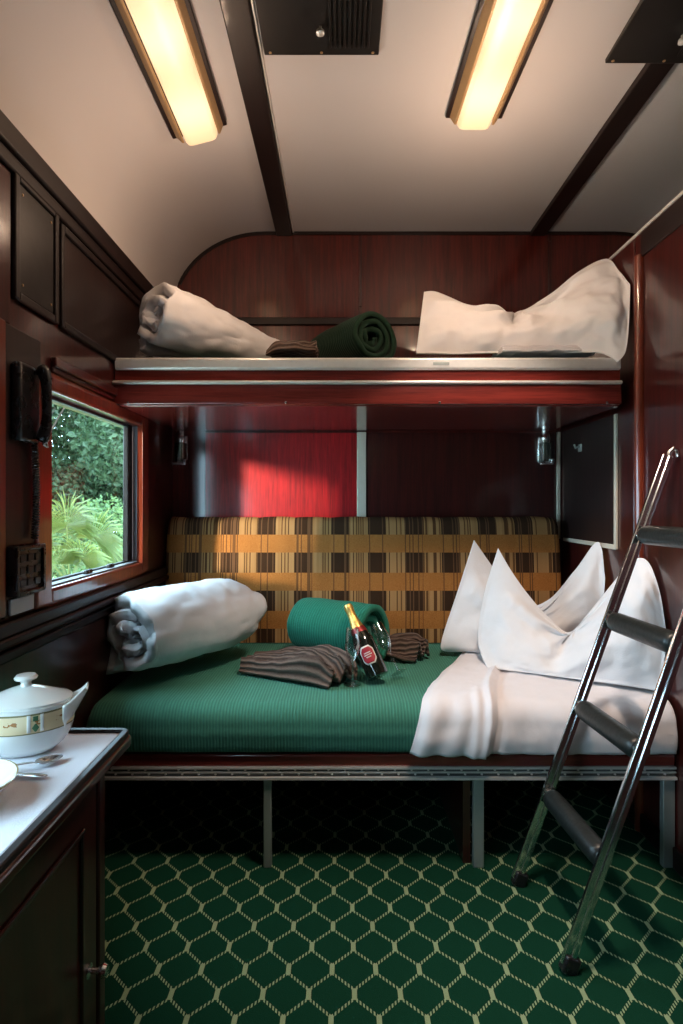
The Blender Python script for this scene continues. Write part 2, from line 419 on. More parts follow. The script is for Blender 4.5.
struct(obj('trim_24', MB().box(XL, XL+.022, 1.385, 1.424, .92, 1.66), M['orange_wood'], bevel=.005), 'upright red brown strip left of the telephone board')
# skirting
struct(obj('baseboard_right', MB().box(XR-.012, XR, YR, YB, 0, .07), M['dark_wood'], bevel=.003))
struct(obj('baseboard_left', MB().box(XL, XL+.012, YR, YB, 0, .07), M['dark_wood'], bevel=.003))

def frame4(mb, x0, x1, y0, y1, z0, z1, w, wy=None):
    wy = wy or w
    mb.box(x0, x1, y0-wy, y0, z0-w, z1+w).box(x0, x1, y1, y1+wy, z0-w, z1+w).box(x0, x1, y0, y1, z0-w, z0).box(x0, x1, y0, y1, z1, z1+w); return mb
def window(n, W, label, WZ):
    y0, y1 = W
    r = bpy.data.objects.new('window_%d' % n, None); C.objects.link(r); r.location = (XL, (y0+y1)/2, WZ[0]); r['_w'] = tuple(r.location); r['kind'] = 'structure'; r['label'] = label
    struct(obj('window_frame', frame4(MB(), XL-.001, XL+.020, y0+.004, y1-.04, WZ[0]+.004, WZ[1]-.004, .048, .080), M['frame_wood'], r, bevel=.010, seg=3))
    mb = frame4(MB(), XL-.052, XL-.034, y0+.022, y1-.066, WZ[0]+.014, WZ[1]-.010, .022, .062)
    struct(obj('sash', mb, M['dark_metal'], r, bevel=.004))
    mb = MB().box(XL-.034, XL-.002, y1-.006, y1-.001, WZ[0], WZ[1]).box(XL-.034, XL-.002, y0+.001, y0+.006, WZ[0], WZ[1]).box(XL-.034, XL-.002, y0, y1, WZ[0]+.001, WZ[0]+.008)
    struct(obj('jamb_lining', mb, M['jamb'], r))
    struct(obj('pane', MB().box(XL-.045, XL-.041, y0+.018, y1-.05, WZ[0]+.010, WZ[1]-.006), M['pane'], r))
    for fy in (.42, .66):
        yy = lerp(y0, y1, fy)
        struct(obj('window_catch', MB().box(XL-.030, XL-.014, yy-.022, yy+.022, WZ[0]+.004, WZ[0]+.022), M['black'], r, bevel=.004))
    return r
window(1, W1, 'window beside the berths, garden outside', WZ)
window(2, W2, 'window above the side table', WZ2)
window(3, W3, 'window behind the camera', WZ2)

# ================================================================== OUTSIDE
struct(obj('ground', MB().box(-30, XL-.8, -12, 40, -1.25, -1.2), M['ground']))
def leaf_cloud(mb, c, rad, count, size, seedoff=0):
    for _ in range(count):
        while True:
            p = Vector((random.uniform(-1,1), random.uniform(-1,1), random.uniform(-1,1)))
            if .25 < p.length < 1: break
        q = Vector(c)+Vector((p.x*rad[0], p.y*rad[1], p.z*rad[2]))
        d = Vector((random.gauss(0,1), random.gauss(0,1), random.gauss(0,1)-.3)).normalized(); s = d.cross(Vector((random.gauss(0,1), random.gauss(0,1), random.gauss(0,1)))).normalized()
        L = size*random.uniform(.6, 1.3); w = L*.32; nrm = d.cross(s)*L*.12
        mb.add([q, q+d*L*.5+s*w+nrm, q+d*L, q+d*L*.5-s*w+nrm], [(0,1,2,3)])
def tree(x, y, h, label, spread, leaf, size, count, trunk=.12):
    r = thing('garden_tree', label, 'tree', (x, y, -1.2), 'trees in the garden outside the window')
    mb = MB().tube([(x, y, -1.22), (x+.05, y, -1.2+h*.3), (x-.05, y+.05, -1.2+h*.62)], [trunk, trunk*.8, trunk*.45], 10)
    for k in range(5):
        g = k*1.26; mb.tube([(x, y, -1.2+h*.35), (x+math.cos(g)*spread*.35, y+math.sin(g)*spread*.35, -1.2+h*.55), (x+math.cos(g)*spread*.6, y+math.sin(g)*spread*.6, -1.2+h*.72)], [trunk*.4, trunk*.25, trunk*.1], 7)
    obj('trunk', mb, M['leaf_stem'], r)
    mb = MB()
    for k in range(14):
        g = random.uniform(0, 6.28); rr = random.uniform(0, spread*.75); zz = random.uniform(.18, .88)
        c = (x+math.cos(g)*rr, y+math.sin(g)*rr, -1.2+h*zz)
        leaf_cloud(mb, c, (spread*.45, spread*.45, h*.14), count//14, size)
    obj('crown', mb, leaf, r, flat=True)
    return r
tree(-7.2, 11.9, 6.5, 'tall dark green tree filling the left of the window view', 2.6, M['tree_leaf'], .13, 34000)
tree(-3.9, 13.2, 6.2, 'dark green tree filling the right of the window view', 2.6, M['tree_leaf'], .13, 34000)
tree(-6.6, 17.0, 8.0, 'pale green tree farthest back in the garden', 3.4, M['tree_leaf'], .22, 26000)
tree(-9.6, 9.0, 6.8, 'dark green tree standing farthest left in the garden', 2.4, M['tree_leaf'], .14, 20000)
tree(-13.5, 12.5, 8.5, 'broad green tree behind the leftmost garden tree', 3.2, M['tree_leaf'], .2, 16000)
tree(-7.6, 7.4, 6.2, 'dark green tree nearest the window on the left of the garden', 2.1, M['tree_leaf'], .13, 20000)
tree(-11.0, 15.5, 8.5, 'broad dark tree behind the gap at the left of the garden', 3.2, M['tree_leaf'], .2, 16000)
r = thing('garden_tree', 'added unseen tree beside the train, blocking sun from the table window', 'tree', (-3.3, -3.3, -1.2))  # out of view, added to keep direct sun off the table window
mb = MB().tube([(-3.3, -3.3, -1.22), (-3.27, -3.28, .0), (-3.3, -3.33, 1.2)], [.14, .11, .06], 10)
obj('trunk', mb, M['leaf_stem'], r)
mb = MB()
for k in range(5): leaf_cloud(mb, (-3.3, -4.15+k*.42, 1.5+.12*(k%2)), (.75, .50, 1.0), 1900, .20)
obj('crown', mb, M['tree_leaf'], r, flat=True)
def bush(x, y, h, label, r_, count, size):
    r = thing('garden_bush', label, 'bush', (x, y, -1.2), 'bushes in the garden outside the window')
    mb = MB()
    for k in range(7):
        g = k*.9; mb.tube([(x, y, -1.22), (x+math.cos(g)*r_*.3, y+math.sin(g)*r_*.3, -1.2+h*.4), (x+math.cos(g)*r_*.5, y+math.sin(g)*r_*.5, -1.2+h*.7)], [.03,.02,.01], 6)
    obj('stem', mb, M['leaf_stem'], r)
    mb = MB(); leaf_cloud(mb, (x, y, -1.2+h*.52), (r_, r_, h*.5), count, size)
    obj('foliage', mb, M['bush_leaf'], r, flat=True)
bush(-2.62, 6.55, 1.98, 'small leaved light green bush right of the palm', .60, 7000, .06)
bush(-3.55, 8.6, 2.5, 'rounded green bush behind the palm', .95, 7000, .08)
bush(-2.95, 5.5, 1.1, 'low leafy bush at the foot of the palm', .6, 3500, .07)
def palm(x, y, zc, label):
    r = thing('fan_palm', label, 'palm', (x, y, -1.2))
    obj('trunk', MB().tube([(x, y, -1.22), (x+.02, y, -.4), (x, y, zc-.15)], [.10, .09, .07], 12), M['leaf_stem'], r)
    heads = [(-.32, -.05, .46), (.05, -.18, .55), (.38, .0, .36), (-.10, .12, .66), (.30, -.25, .05), (-.38, -.22, .12), (.0, -.35, -.02), (.42, .2, -.10), (-.3, .25, -.08)]
    for hx, hy, hz in heads:
        h = Vector((x+hx*.55, y+hy*.6, zc+hz*.55)); base = Vector((x, y, zc-.2)); d = (h-base).normalized()
        mb = MB().tube([base, base+(h-base)*.5+Vector((0,0,.03)), h], [.012, .009, .006], 6)
        side = d.cross(Vector((0.3,-1,.2))).normalized(); fw = d
        for k in range(26):
            g = lerp(-2.0, 2.0, k/25); dr = (fw*math.cos(g)+side*math.sin(g)).normalized()
            L = .36*(1-.12*abs(g))*random.uniform(.9, 1.1); n = dr.cross(Vector((0.3,-1,.2))).normalized()
            dp = Vector((0,0,-.10-.06*random.random()))
            w = .014
            mb.add([h, h+dr*L*.5+n*w+Vector((0,-.02,0)), h+dr*L+dp*.8, h+dr*L*.5-n*w-Vector((0,-.02,0))], [(0,1,2,3)])
        obj('frond', mb, M['palm_leaf'], r, flat=True)
palm(-2.36, 4.95, .72, 'bright yellow green fan palm just outside the window')

# ================================================================== CEILING FITTINGS
GL = 'tungsten ceiling lamps'
def ceiling_lamp():
    r = thing('ceiling_lamp', '', 'lamp', (0,0,0), GL)
    obj('base', MB().box(-.101, .101, -.86, 0, -.014, .0), M['dark_wood'], r, bevel=.004)
    for s in (-1, 1):
        mb = MB().prism([(s*.088, -.012), (s*.066, -.012), (s*.062, -.040), (s*.070, -.040)], 'y', -.84, -.006)
        obj('side_rail', mb, M['brass'], r, bevel=.002)
    pr = [(-.062, -.012), (-.058, -.036), (-.050, -.048), (-.036, -.052), (.036, -.052), (.050, -.048), (.058, -.036), (.062, -.012)]
    obj('diffuser', MB().prism(pr, 'y', -.835, .004), M['diffuser'], r, bevel=.004)
    return r
l1 = ceiling_lamp(); l1.location = (-.512, 2.048, 2.549); l1.rotation_euler = (0, -math.radians(14.6), 0)
l1['label'] = 'lit long ceiling lamp on the curved left side of the ceiling'
l2 = copy_tree(l1); l2.location = (.466, 2.022, ZC-.001); l2.rotation_euler = (0, 0, math.radians(1.0)); l2['label'] = 'lit long ceiling lamp right of the middle ceiling vent'
def vent():
    r = thing('ceiling_vent', '', 'vent', (0,0,0), 'dark vent panels on the ceiling')
    obj('panel', MB().box(-.174, .174, -.62, 0, -.014, 0), M['dark_metal'], r, bevel=.003)
    mb = MB()
    for k in range(9):
        x = .028+k*.014; mb.box(x-.003, x+.003, -.52, -.035, -.020, -.013)
    obj('grille', mb, M['dark_metal'], r, bevel=.001)
    obj('knob', MB().lathe([(.004,-.014), (.004,-.024), (.011,-.026), (.012,-.034), (.006,-.038), (0,-.038)], (0,-.105,0), 16), M['alu'], r)
    mb = MB()
    for x in (-.155, 0, .155):
        obj('screw', MB().lathe([(.0045,-.0135), (.0045,-.0155), (0,-.0165)], (x,-.012,0), 10), M['brass'], r)
    return r
v1 = vent(); v1.location = (-.062, 1.737, ZC-.001); v1['label'] = 'dark square vent panel in the middle of the ceiling'
v2 = copy_tree(v1); v2.location = (.976, 1.742, ZC-.022); v2['label'] = 'dark vent panel over the ceiling rib at the right'

# ================================================================== UPPER BERTH
ub = thing('upper_berth', 'upper folding berth with red lacquered front and silver rails', 'berth', (.1, 2.5, 1.572))
xa, xb, YF = XL+.004, 1.045, 2.14
obj('board', MB().box(xa, xb, YF+.012, YB-.02, 1.572, 1.60), M['mahogany_x'], ub, bevel=.002)
mb = MB().prism([(YF, 1.664), (YF+.016, 1.664), (YF+.016, 1.574), (YF-.006, 1.578), (YF-.008, 1.590)], 'x', xa, xb)
obj('fascia', mb, M['mahogany_x'], ub, bevel=.002)
mb = MB().prism([(YF+.004, 1.712), (YF+.018, 1.712), (YF+.018, 1.664), (YF+.004, 1.664)], 'x', xa, xb)
obj('fascia', mb, M['mahogany_x'], ub, bevel=.002)
mb = MB().prism([(YF-.004, 1.706), (YF-.010, 1.712), (YF-.010, 1.744), (YF-.004, 1.751), (YF+.022, 1.751), (YF+.022, 1.706)], 'x', xa+.006, xb-.004)
obj('metal_rail', mb, M['alu'], ub, bevel=.002)
mb = MB().prism([(YF-.008, 1.652), (YF-.014, 1.655), (YF-.014, 1.661), (YF-.008, 1.665), (YF+.002, 1.665), (YF+.002, 1.652)], 'x', xa-.002, xb)
obj('metal_rail', mb, M['alu'], ub, bevel=.001)
mb = MB().box(.34, .40, YF-.012, YF-.008, 1.722, 1.732)
obj('latch_plate', mb, M['alu_paint'], ub)
for x in (-.80, -.21, .365, .99):
    o = obj('screw', MB().lathe([(0,0), (.0055,.001), (.0045,.004), (0,.005)], (0,0,0), 10), M['chrome'], ub, local=True)
    o.location = Vector((x, YF-.004, 1.583))-Vector(ub['_w']); o.rotation_euler = (PI/2, 0, 0)
mb = MB().box(xb-.012, xb, YF+.02, YB-.03, 1.60, 1.70)
obj('end_board', mb, M['mahogany'], ub, bevel=.002)

def slab(x0, x1, y0, y1, z0, z1, r, amp=.003, nx=60):
    """padded slab: rounded section pushed along x"""
    sec = []
    def arc(cy, cz, a0, a1, k=6):
        for i in range(k+1):
            g = lerp(a0, a1, i/k); sec.append((cy+r*math.cos(g), cz+r*math.sin(g)))
    arc(y0+r, z0+r*.6, -PI/2, -PI, 4) if False else None
    sec.append((y1, z0)); sec.append((y1-.3*(y1-y0), z0)); sec.append((y0+.04, z0))
    for i in range(5):
        g = -PI/2-PI/2*i/4; sec.append((y0+.03+.03*math.cos(g), z0+.03+.03*math.sin(g)))
    for i in range(5): sec.append((y0-.004*math.sin(PI*i/4), lerp(z0+.04, z1-r, (i+.5)/5)))
    arc(y0+r, z1-r, PI, PI/2, 8)
    for i in range(1, 16): sec.append((lerp(y0+r, y1, i/15.), z1))
    mb = MB(); n = len(sec)
    for i in range(nx+1):
        t = i/nx; x = lerp(x0, x1, t); e = min(t, 1-t)*(x1-x0)
        k = min(1, e/.05); sh = (1-math.sqrt(max(0, 1-(1-k)**2)))
        for (y, z) in sec:
            cz = (z0+z1)/2
            zz = z-sh*.04*(1 if z > cz else 0); yy = y+sh*.03*(1 if y < y0+.05 else 0)
            d = nz((x, y, z), 6)*amp
            mb.v.append((x, yy, zz+d))
    for i in range(nx):
        for k in range(n-1): mb.f.append((i*n+k, i*n+k+1, (i+1)*n+k+1, (i+1)*n+k))
        mb.f.append((i*n+n-1, i*n, (i+1)*n, (i+1)*n+n-1))
    mb.f.append(tuple(range(n))); mb.f.append(tuple(range(nx*n, nx*n+n)))
    return mb
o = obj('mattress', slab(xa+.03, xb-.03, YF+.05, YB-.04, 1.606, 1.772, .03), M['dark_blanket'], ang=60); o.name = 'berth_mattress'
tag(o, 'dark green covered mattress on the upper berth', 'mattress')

# ================================================================== LOWER BERTH
lb = thing('lower_berth', 'lower berth frame with red rail, riveted metal track and grey legs', 'berth', (.1, 2.3, 0))
FY = 1.885; xa2, xb2 = XL+.003, XR-.003
obj('front_rail', MB().box(xa2, xb2, FY, FY+.03, .335, .376), M['mahogany_x'], lb, bevel=.006)
obj('slat_board', MB().box(xa2, xb2, FY+.03, YB-.03, .345, .371), M['black_wood'], lb, bevel=.002)
mb = MB().box(xa2, xb2, FY-.005, FY+.010, .329, .336).box(xa2, xb2, FY-.010, FY+.012, .296, .304).box(xa2, xb2, FY-.004, FY+.004, .316, .320)
k = 0; x = xa2+.04
while x < xb2-.02:
    for z in (.325, .3105):
        mb.lathe([(0,0), (.0042,0), (.0030,.0025), (0,.003)], (0,0,0), 8)
        for i in range(len(mb.v)-32, len(mb.v)):
            p = mb.v[i]; mb.v[i] = (x+p[0]+(.012 if z < .32 else 0), FY+.003-p[2]*1.6, z+p[1])
    x += .055
obj('track_edge', mb, M['alu'], lb)
obj('metal_track', MB().box(xa2, xb2, FY+.003, FY+.014, .300, .335), M['track'], lb)
for x, w in ((-.247, .026), (.452, .036), (1.082, .040)):
    obj('leg', MB().box(x-w/2, x+w/2, FY+.002, FY+.026, 0, .298), M['alu_paint'], lb, bevel=.003)
obj('partition', MB().box(.405, .430, FY+.028, 2.55, 0, .345), M['mahogany'], lb)
obj('back_board', MB().box(xa2, xb2, 2.56, 2.59, 0, .345), M['black_wood'], lb)

o = obj('berth_mattress', slab(xa2+.002, xb2-.006, 1.868, 2.80, .3815, .540, .062, .003, 90), M['green_rib'], ang=70)
tag(o, 'green ribbed mattress on the lower berth', 'mattress')

# back cushion: upholstered, slightly scalloped top edge
def backrest():
    nx, ns = 150, 34; x0, x1 = XL+.006, XR-.05
    sec = [(2.80, .545), (2.715, .545)]
    for i in range(1, 20): t = i/20; sec.append((2.715+.03*t-.012*math.sin(PI*t), lerp(.545, 1.09, t)))
    for i in range(10): g = PI-PI*i/9; sec.append((2.798+.050*math.cos(g), 1.095+.048*math.sin(g)))
    sec.append((2.85, .80)); sec.append((2.84, .545))
    n = len(sec); mb = MB()
    for i in range(nx+1):
        t = i/nx; x = lerp(x0, x1, t); e = min(t, 1-t)*(x1-x0); k = min(1, e/.03); sh = 1-math.sqrt(max(0, 1-(1-k)**2))
        sc = abs(math.sin(PI*(x+.715+.043)/.1765))**.35
        for (y, z) in sec:
            zz = z-sh*.06*smooth((z-.8)/.3)-(1-sc)*.006*smooth((z-1.0)/.1)
            yy = y+(sh*.03 if y < 2.79 else 0)+(1-sc)*.005*(1 if y < 2.79 else 0)
            mb.v.append((x, yy+nz((x, 0, z), 7)*.002, zz+nz((x, 1, 0), 5)*.003*smooth((z-1.0)/.1)))
    for i in range(nx):
        for k in range(n): mb.f.append((i*n+k, i*n+(k+1) % n, (i+1)*n+(k+1) % n, (i+1)*n+k))
    mb.f.append(tuple(range(n))); mb.f.append(tuple(range(nx*n, nx*n+n)))
    return mb
o = obj('back_cushion', backrest(), M['plaid'], ang=70); tag(o, 'long brown and orange plaid back cushion of the lower berth', 'cushion')

# ================================================================== READING LAMPS
def reading_lamp():
    r = thing('wall_lamp', '', 'lamp', (0,0,0), 'chrome reading lamps under the upper berth')
    obj('wall_plate', MB().box(-.028, .028, .0, .010, -.155, -.02), M['chrome'], r, bevel=.003)
    obj('tube', MB().lathe([(.0,0), (.020,0), (.020,-.025), (.023,-.03), (.023,-.045), (.020,-.05), (.020,-.142), (.016,-.150), (0,-.150)], (0,-.026,0), 20), M['chrome'], r)
    obj('shade', MB().lathe([(.027,-.06), (.027,-.15)], (0,-.026,0), 20), M['lamp_glass'], r, solid=.002)
    obj('bottom_bracket', MB().box(-.034, .034, -.056, .008, -.168, -.158).box(.018, .034, -.060, .008, -.158, -.140), M['chrome'], r, bevel=.002)
    return r
r1 = reading_lamp(); r1.location = (-.805, YB-.014, 1.568); r1['label'] = 'chrome reading lamp in the left corner under the upper berth'
r2 = copy_tree(r1); r2.location = (1.012, YB-.022, 1.568); r2['label'] = 'chrome reading lamp at the right end under the upper berth'
r2.location.z = 1.568

# ================================================================== ROLLED DUVETS AND BLANKETS
def roll(P0, P1, R, turns, th, squash=.9, puff=.25, wr=.01, wsc=9, nu=200, nv=60, phase=0, endwr=.02, seed=0, taper=0, ovalx=1.0, lump=0, recess=0):
    """a cloth rolled up along the axis P0-P1: thick spiral section, softened at the ends"""
    P0 = Vector(P0); P1 = Vector(P1); ax = (P1-P0); L = ax.length; t = ax.normalized()
    up = Vector((0,0,1)); up = (up-t*up.dot(t)).normalized(); sd = t.cross(up)
    def fn(u, v):
        ang = phase-PI/2-.5-(1-u)*turns*2*PI
        r = lerp(.018, R-th/2, (u*turns)/turns)
        e = 2*v-1
        k = (1-puff*abs(e)**3.5)*(1-taper*v)
        rr = r*k
        p = P0+t*(L*v)
        q = p+sd*(math.cos(ang)*rr*ovalx)+up*(math.sin(ang)*rr*squash)
        d = q-p
        if d.length > 1e-6: dn = d.normalized()
        else: dn = up
        w = nz(q+Vector((seed, 0, 0)), wsc, 3)
        w2 = nz((q.x*2.2+seed, q.y*2.2, q.z*7), wsc*.5, 2)
        q += dn*((w*wr+w2*wr*.8)*(u**.5))
        q -= t*(recess*(1-u))
        # crumple at the mouth of the roll
        em = abs(e)**6
        q += t*(nz((ang*.45+seed, v*3, u*4), 1.6, 2)*endwr*em)
        q += dn*(nz((ang*.7+seed, v*5, 2), 1.4, 2)*endwr*.5*em)
        return q
    return MB().grid(fn, nu, nv)
# lower white duvet
o = obj('rolled_duvet', roll((-.765, 2.05, .730), (-.44, 2.50, .730), .192, 2.6, .06, 1.0, .16, .006, 9, 220, 70, 0, .06, 3), M['cotton'], solid=.042, ang=180)
tag(o, 'white duvet rolled up at the left end of the lower berth', 'duvet')
# upper white duvet
o = obj('rolled_duvet', roll((-.735, 2.225, 1.942), (-.25, 2.62, 1.850), .180, 2.4, .05, .98, .07, .009, 9, 220, 70, 0, .05, 11, taper=.58), M['cotton_up'], solid=.035, ang=180)
tag(o, 'white duvet rolled up at the left end of the upper berth', 'duvet')
# green blankets
o = obj('rolled_blanket', roll((-.16, 2.50, .677), (.135, 2.31, .677), .138, 2.6, .020, .96, .05, .003, 7, 260, 40, 0, .012, 5, recess=.06), M['green_blanket'], solid=.026, ang=180)
tag(o, 'bright green ribbed blanket rolled up behind the bottle', 'blanket')
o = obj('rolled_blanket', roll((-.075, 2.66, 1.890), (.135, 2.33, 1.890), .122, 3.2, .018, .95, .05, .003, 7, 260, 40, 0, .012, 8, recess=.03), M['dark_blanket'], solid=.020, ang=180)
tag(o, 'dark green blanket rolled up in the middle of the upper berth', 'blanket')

# ================================================================== KNITTED THROWS
def strip(path, widths, amp, nu=120, nv=36, seed=0, folds=5, ground=.545):
    P = [Vector(p) for p in path]; n = len(P)-1
    def fn(u, v):
        c = catmull(P, u); t = (catmull(P, min(1, u+.02))-catmull(P, max(0, u-.02))).normalized()
        s = Vector((-t.y, t.x, 0)).normalized()
        w = widths[min(int(u*n), n-1)]+(widths[min(int(u*n)+1, n)]-widths[min(int(u*n), n-1)])*(u*n-min(int(u*n), n-1))
        q = c+s*((v-.5)*w)
        h = (.5+.5*math.sin(v*folds*2*PI+seed+u*1.5))**1.3*amp*(.35+.65*smooth(u*4))+(nz((q.x, q.y, seed), 9)*.5+.5)*amp*.6
        q.z = c.z+max(0, h)*(.3+.7*min(1, min(v, 1-v)*9))
        return q
    return MB().grid(fn, nu, nv)
def fan():
    P = [Vector(p) for p in ((-.385, 2.30, .552), (-.29, 2.285, .552), (-.17, 2.235, .552), (-.065, 2.15, .552), (.002, 2.078, .549))]
    W = [.17, .25, .27, .22, .15]
    def fn(u, v):
        u2 = u+.16*(1-u)*(v-.15)
        c = catmull(P, u2); t = (catmull(P, min(1, u2+.02))-catmull(P, max(0, u2-.02))).normalized(); sd = Vector((-t.y, t.x, 0)).normalized()
        k = u2*4; i = min(int(max(0, k)), 3); w = lerp(W[i], W[i+1], max(0, k)-i)
        ph = 3.0*v+.35*math.sin(u*3+v*2)
        f = abs(math.sin(PI*ph)); amp = lerp(.032, .085, smooth(u*1.25))
        q = c+sd*((v-.5)*w+.012*math.sin(2*PI*ph)*smooth(u*2))
        env = min(1, min(v, 1-v)*7)
        q.z = c.z+(f**.8*amp+.012+.010*nz((q.x, q.y, 3), 11))*env*(1-.35*smooth((u-.85)/.15))
        q.z = max(q.z, .549)
        return q
    return MB().grid(fn, 130, 70)
o = obj('knitted_throw', fan(), M['knit'], solid=.010, ang=180)
tag(o, 'brown cable knit throw spread left of the bottle', 'throw')
o = obj('knitted_throw', strip([(.165, 2.50, .556), (.23, 2.47, .556), (.30, 2.43, .552), (.335, 2.40, .548)], [.16, .18, .16, .10], .06, seed=2.2, folds=2), M['knit'], solid=.012, ang=180)
tag(o, 'end of a brown knit throw right of the green roll', 'throw')
o = obj('knitted_throw', strip([(-.29, 2.29, 1.782), (-.23, 2.28, 1.782), (-.16, 2.26, 1.780), (-.10, 2.25, 1.777)], [.10, .12, .10, .06], .055, seed=.4, folds=2), M['knit'], solid=.010, ang=180)
tag(o, 'brown knit throw at the end of the upper duvet', 'throw')

# ================================================================== BOTTLE AND GLASSES
base = Vector((.135, 2.105, .566)); top = Vector((.030, 2.225, .79)); d = (top-base).normalized()
q = Vector((0,0,1)).rotation_difference(d).to_euler()
bt = thing('champagne_bottle', 'dark champagne bottle with gold foil leaning on the green roll', 'bottle', base, rot=q)
bt.scale = (.97, .97, .95)
obj('body', MB().lathe([(0,.004), (.034,0), (.041,.004), (.042,.02), (.042,.145), (.039,.165), (.028,.20), (.019,.235), (.0155,.26), (.0155,.285)], n=36), M['green_glass'], bt, local=True)
obj('neck_foil', MB().lathe([(.0285,.2), (.0205,.235), (.017,.26), (.0168,.285), (.0185,.290), (.0185,.302), (.016,.312), (.0,.315)], n=28), M['cork_gold'], bt, local=True)
obj('neck_band', MB().lathe([(.0335,.184), (.0300,.1985), (.0272,.2075)], n=28), M['foil_red'], bt, local=True)
cam_dir = bt.matrix_basis.to_3x3().inverted() @ Vector((-.06, -1, .10)); ga = math.atan2(cam_dir.y, cam_dir.x)
def label(poly, r, mat, name, parent, z0):
    mb = MB(); n = 12; rows = 12
    def wz(v):   # half width of an octagon label
        return min(1, min(v, 1-v)/.22*.45+.55)
    def fn(u, v): 
        a = ga+(u-.5)*2*poly[0]*wz(v); return (r*math.cos(a), r*math.sin(a), z0+(v-.5)*poly[1])
    return obj(name, mb.grid(fn, n, rows), mat, parent, local=True, solid=.0006)
lo = label((.66, .074), .0428, M['label_white'], 'label', bt, .085)
lo2 = label((.56, .062), .0434, M['label_red'], 'label', bt, .085); lo2['label'] = 'red centre of the bottle label'
mb = MB()
for z, w in ((.094, .30), (.086, .36), (.077, .22)):
    mb.grid(lambda u, v: (.0441*math.cos(ga+(u-.5)*2*w), .0441*math.sin(ga+(u-.5)*2*w), z+(v-.5)*.0035+.0012*math.sin(u*40)), 24, 1)
obj('lettering', mb, M['label_white'], lo2, local=True, solid=.0004)

FL = [(0,0), (.031,0), (.032,.002), (.012,.006), (.0045,.012), (.0038,.05), (.0042,.082), (.010,.092), (.020,.108), (.0265,.130), (.0275,.15), (.0245,.18), (.0215,.205), (.0200,.205), (.0228,.18), (.0257,.15), (.0247,.131), (.0185,.110), (.0085,.0955), (0,.094)]
g1 = obj('champagne_flute', MB().lathe(FL, n=32), M['wine_glass']); g1.location = (.038, 2.080, .5455)
tag(g1, 'clear champagne flute standing left of the bottle', 'glass', 'champagne flutes')
g2 = g1.copy(); C.objects.link(g2); g2['label'] = 'clear champagne flute leaning right of the bottle'
gb = Vector((.216, 2.16, .566)); gt = Vector((.128, 2.262, .745)); g2.location = gb; g2.rotation_euler = Vector((0,0,1)).rotation_difference((gt-gb).normalized()).to_euler()

# ================================================================== PILLOWS
def pillow(bottom, top, T, nrm, name, lab, mat, flange=.05, wr=.012, seed=0, nu=110, nv=70, chop=None, left=None, right=None, sag=0):
    B = [Vector(p) for p in bottom]; Tt = [Vector(p) for p in top]; nrm = Vector(nrm).normalized()
    Lf = [Vector(p) for p in left] if left else None; Rt = [Vector(p) for p in right] if right else None
    def mid(u, v):
        p = lerp(catmull(B, u), catmull(Tt, u), v)
        if Lf: p += (catmull(Lf, v)-lerp(B[0], Tt[0], v))*(1-u)**1.5
        if Rt: p += (catmull(Rt, v)-lerp(B[-1], Tt[-1], v))*u**1.5
        return p
    def bul(u, v):
        e = min(u, 1-u)*1.0; g = min(v, 1-v)
        a = smooth((e-flange*.5)/.28); b = smooth((g-flange*.5)/.36)
        return (a*b)**.62
    def surf(sgn):
        def fn(u, v):
            p = mid(u, v); b = bul(u, v)
            w = nz((p.x*1+seed, p.z, p.y), 7, 3)*wr
            if chop:   # wrinkles radiating from the dip
                cu, cv = chop; a = math.atan2(v-cv, (u-cu)*1.6); rr = math.hypot(v-cv, (u-cu)*1.6)
                w += math.sin(a*9+seed+nz((u*3, v*3, seed), 1.)*2)*wr*1.5*math.exp(-(rr/.40)**2)
                b *= 1-.45*math.exp(-((u-cu)/.10)**2-((v-1)/.45)**2)
            return p+nrm*(sgn*T*b+(w if sgn > 0 else w*.5)*min(1, b*2.5+.15)+sgn*.0025)
        return fn
    mb = MB(); mb.grid(surf(1), nu, nv); mb.grid(surf(-1), nu, nv)
    # close the rim
    n = nu+1; off = n*(nv+1)
    ring = [i for i in range(n)]+[j*n+nu for j in range(1, nv+1)]+[nv*n+i for i in range(nu-1, -1, -1)]+[j*n for j in range(nv-1, 0, -1)]
    for a in range(len(ring)):
        i0, i1 = ring[a], ring[(a+1) % len(ring)]; mb.f.append((i0, i1, off+i1, off+i0))
    o = obj(name, mb, mat, ang=180); tag(o, lab, 'pillow'); return o

# lower, behind
pillow([at(447,652,2.50), at(490,652,2.48), at(550,652,2.45), at(600,652,2.38)],
       [at(474,540,2.58), at(492,566,2.58), at(520,604,2.56), at(548,600,2.52), at(575,570,2.47), at(598,542,2.42), at(605,578,2.36)],
       .055, (0,-1,.25), 'pillow', 'white pillow leaning behind the dented front pillow, its two pointed ears showing', M['cotton'], wr=.014, seed=4, chop=(.42,.8),
       left=[at(447,652,2.50), at(441,643,2.48), at(458,590,2.54), at(474,540,2.58)])
# lower, in front: karate-chopped, two ears
pillow([at(487,668,2.25), at(530,673,2.17), at(575,679,2.09), at(620,685,2.01), at(660,691,1.935)],
       [at(498,548,2.40), at(512,572,2.38), at(530,597,2.35), at(552,621,2.31), at(570,632,2.27), at(590,611,2.22), at(612,584,2.16), at(632,561,2.10), at(648,562,2.03), at(660,594,1.965), at(667,640,1.92)],
       .075, (-.22,-1,.30), 'pillow', 'white pillow standing in front on the lower berth, dented in the middle', M['cotton'], wr=.018, seed=7, chop=(.42,.95),
       left=[at(487,668,2.25), at(478,640,2.36), at(484,595,2.40), at(498,548,2.40)])
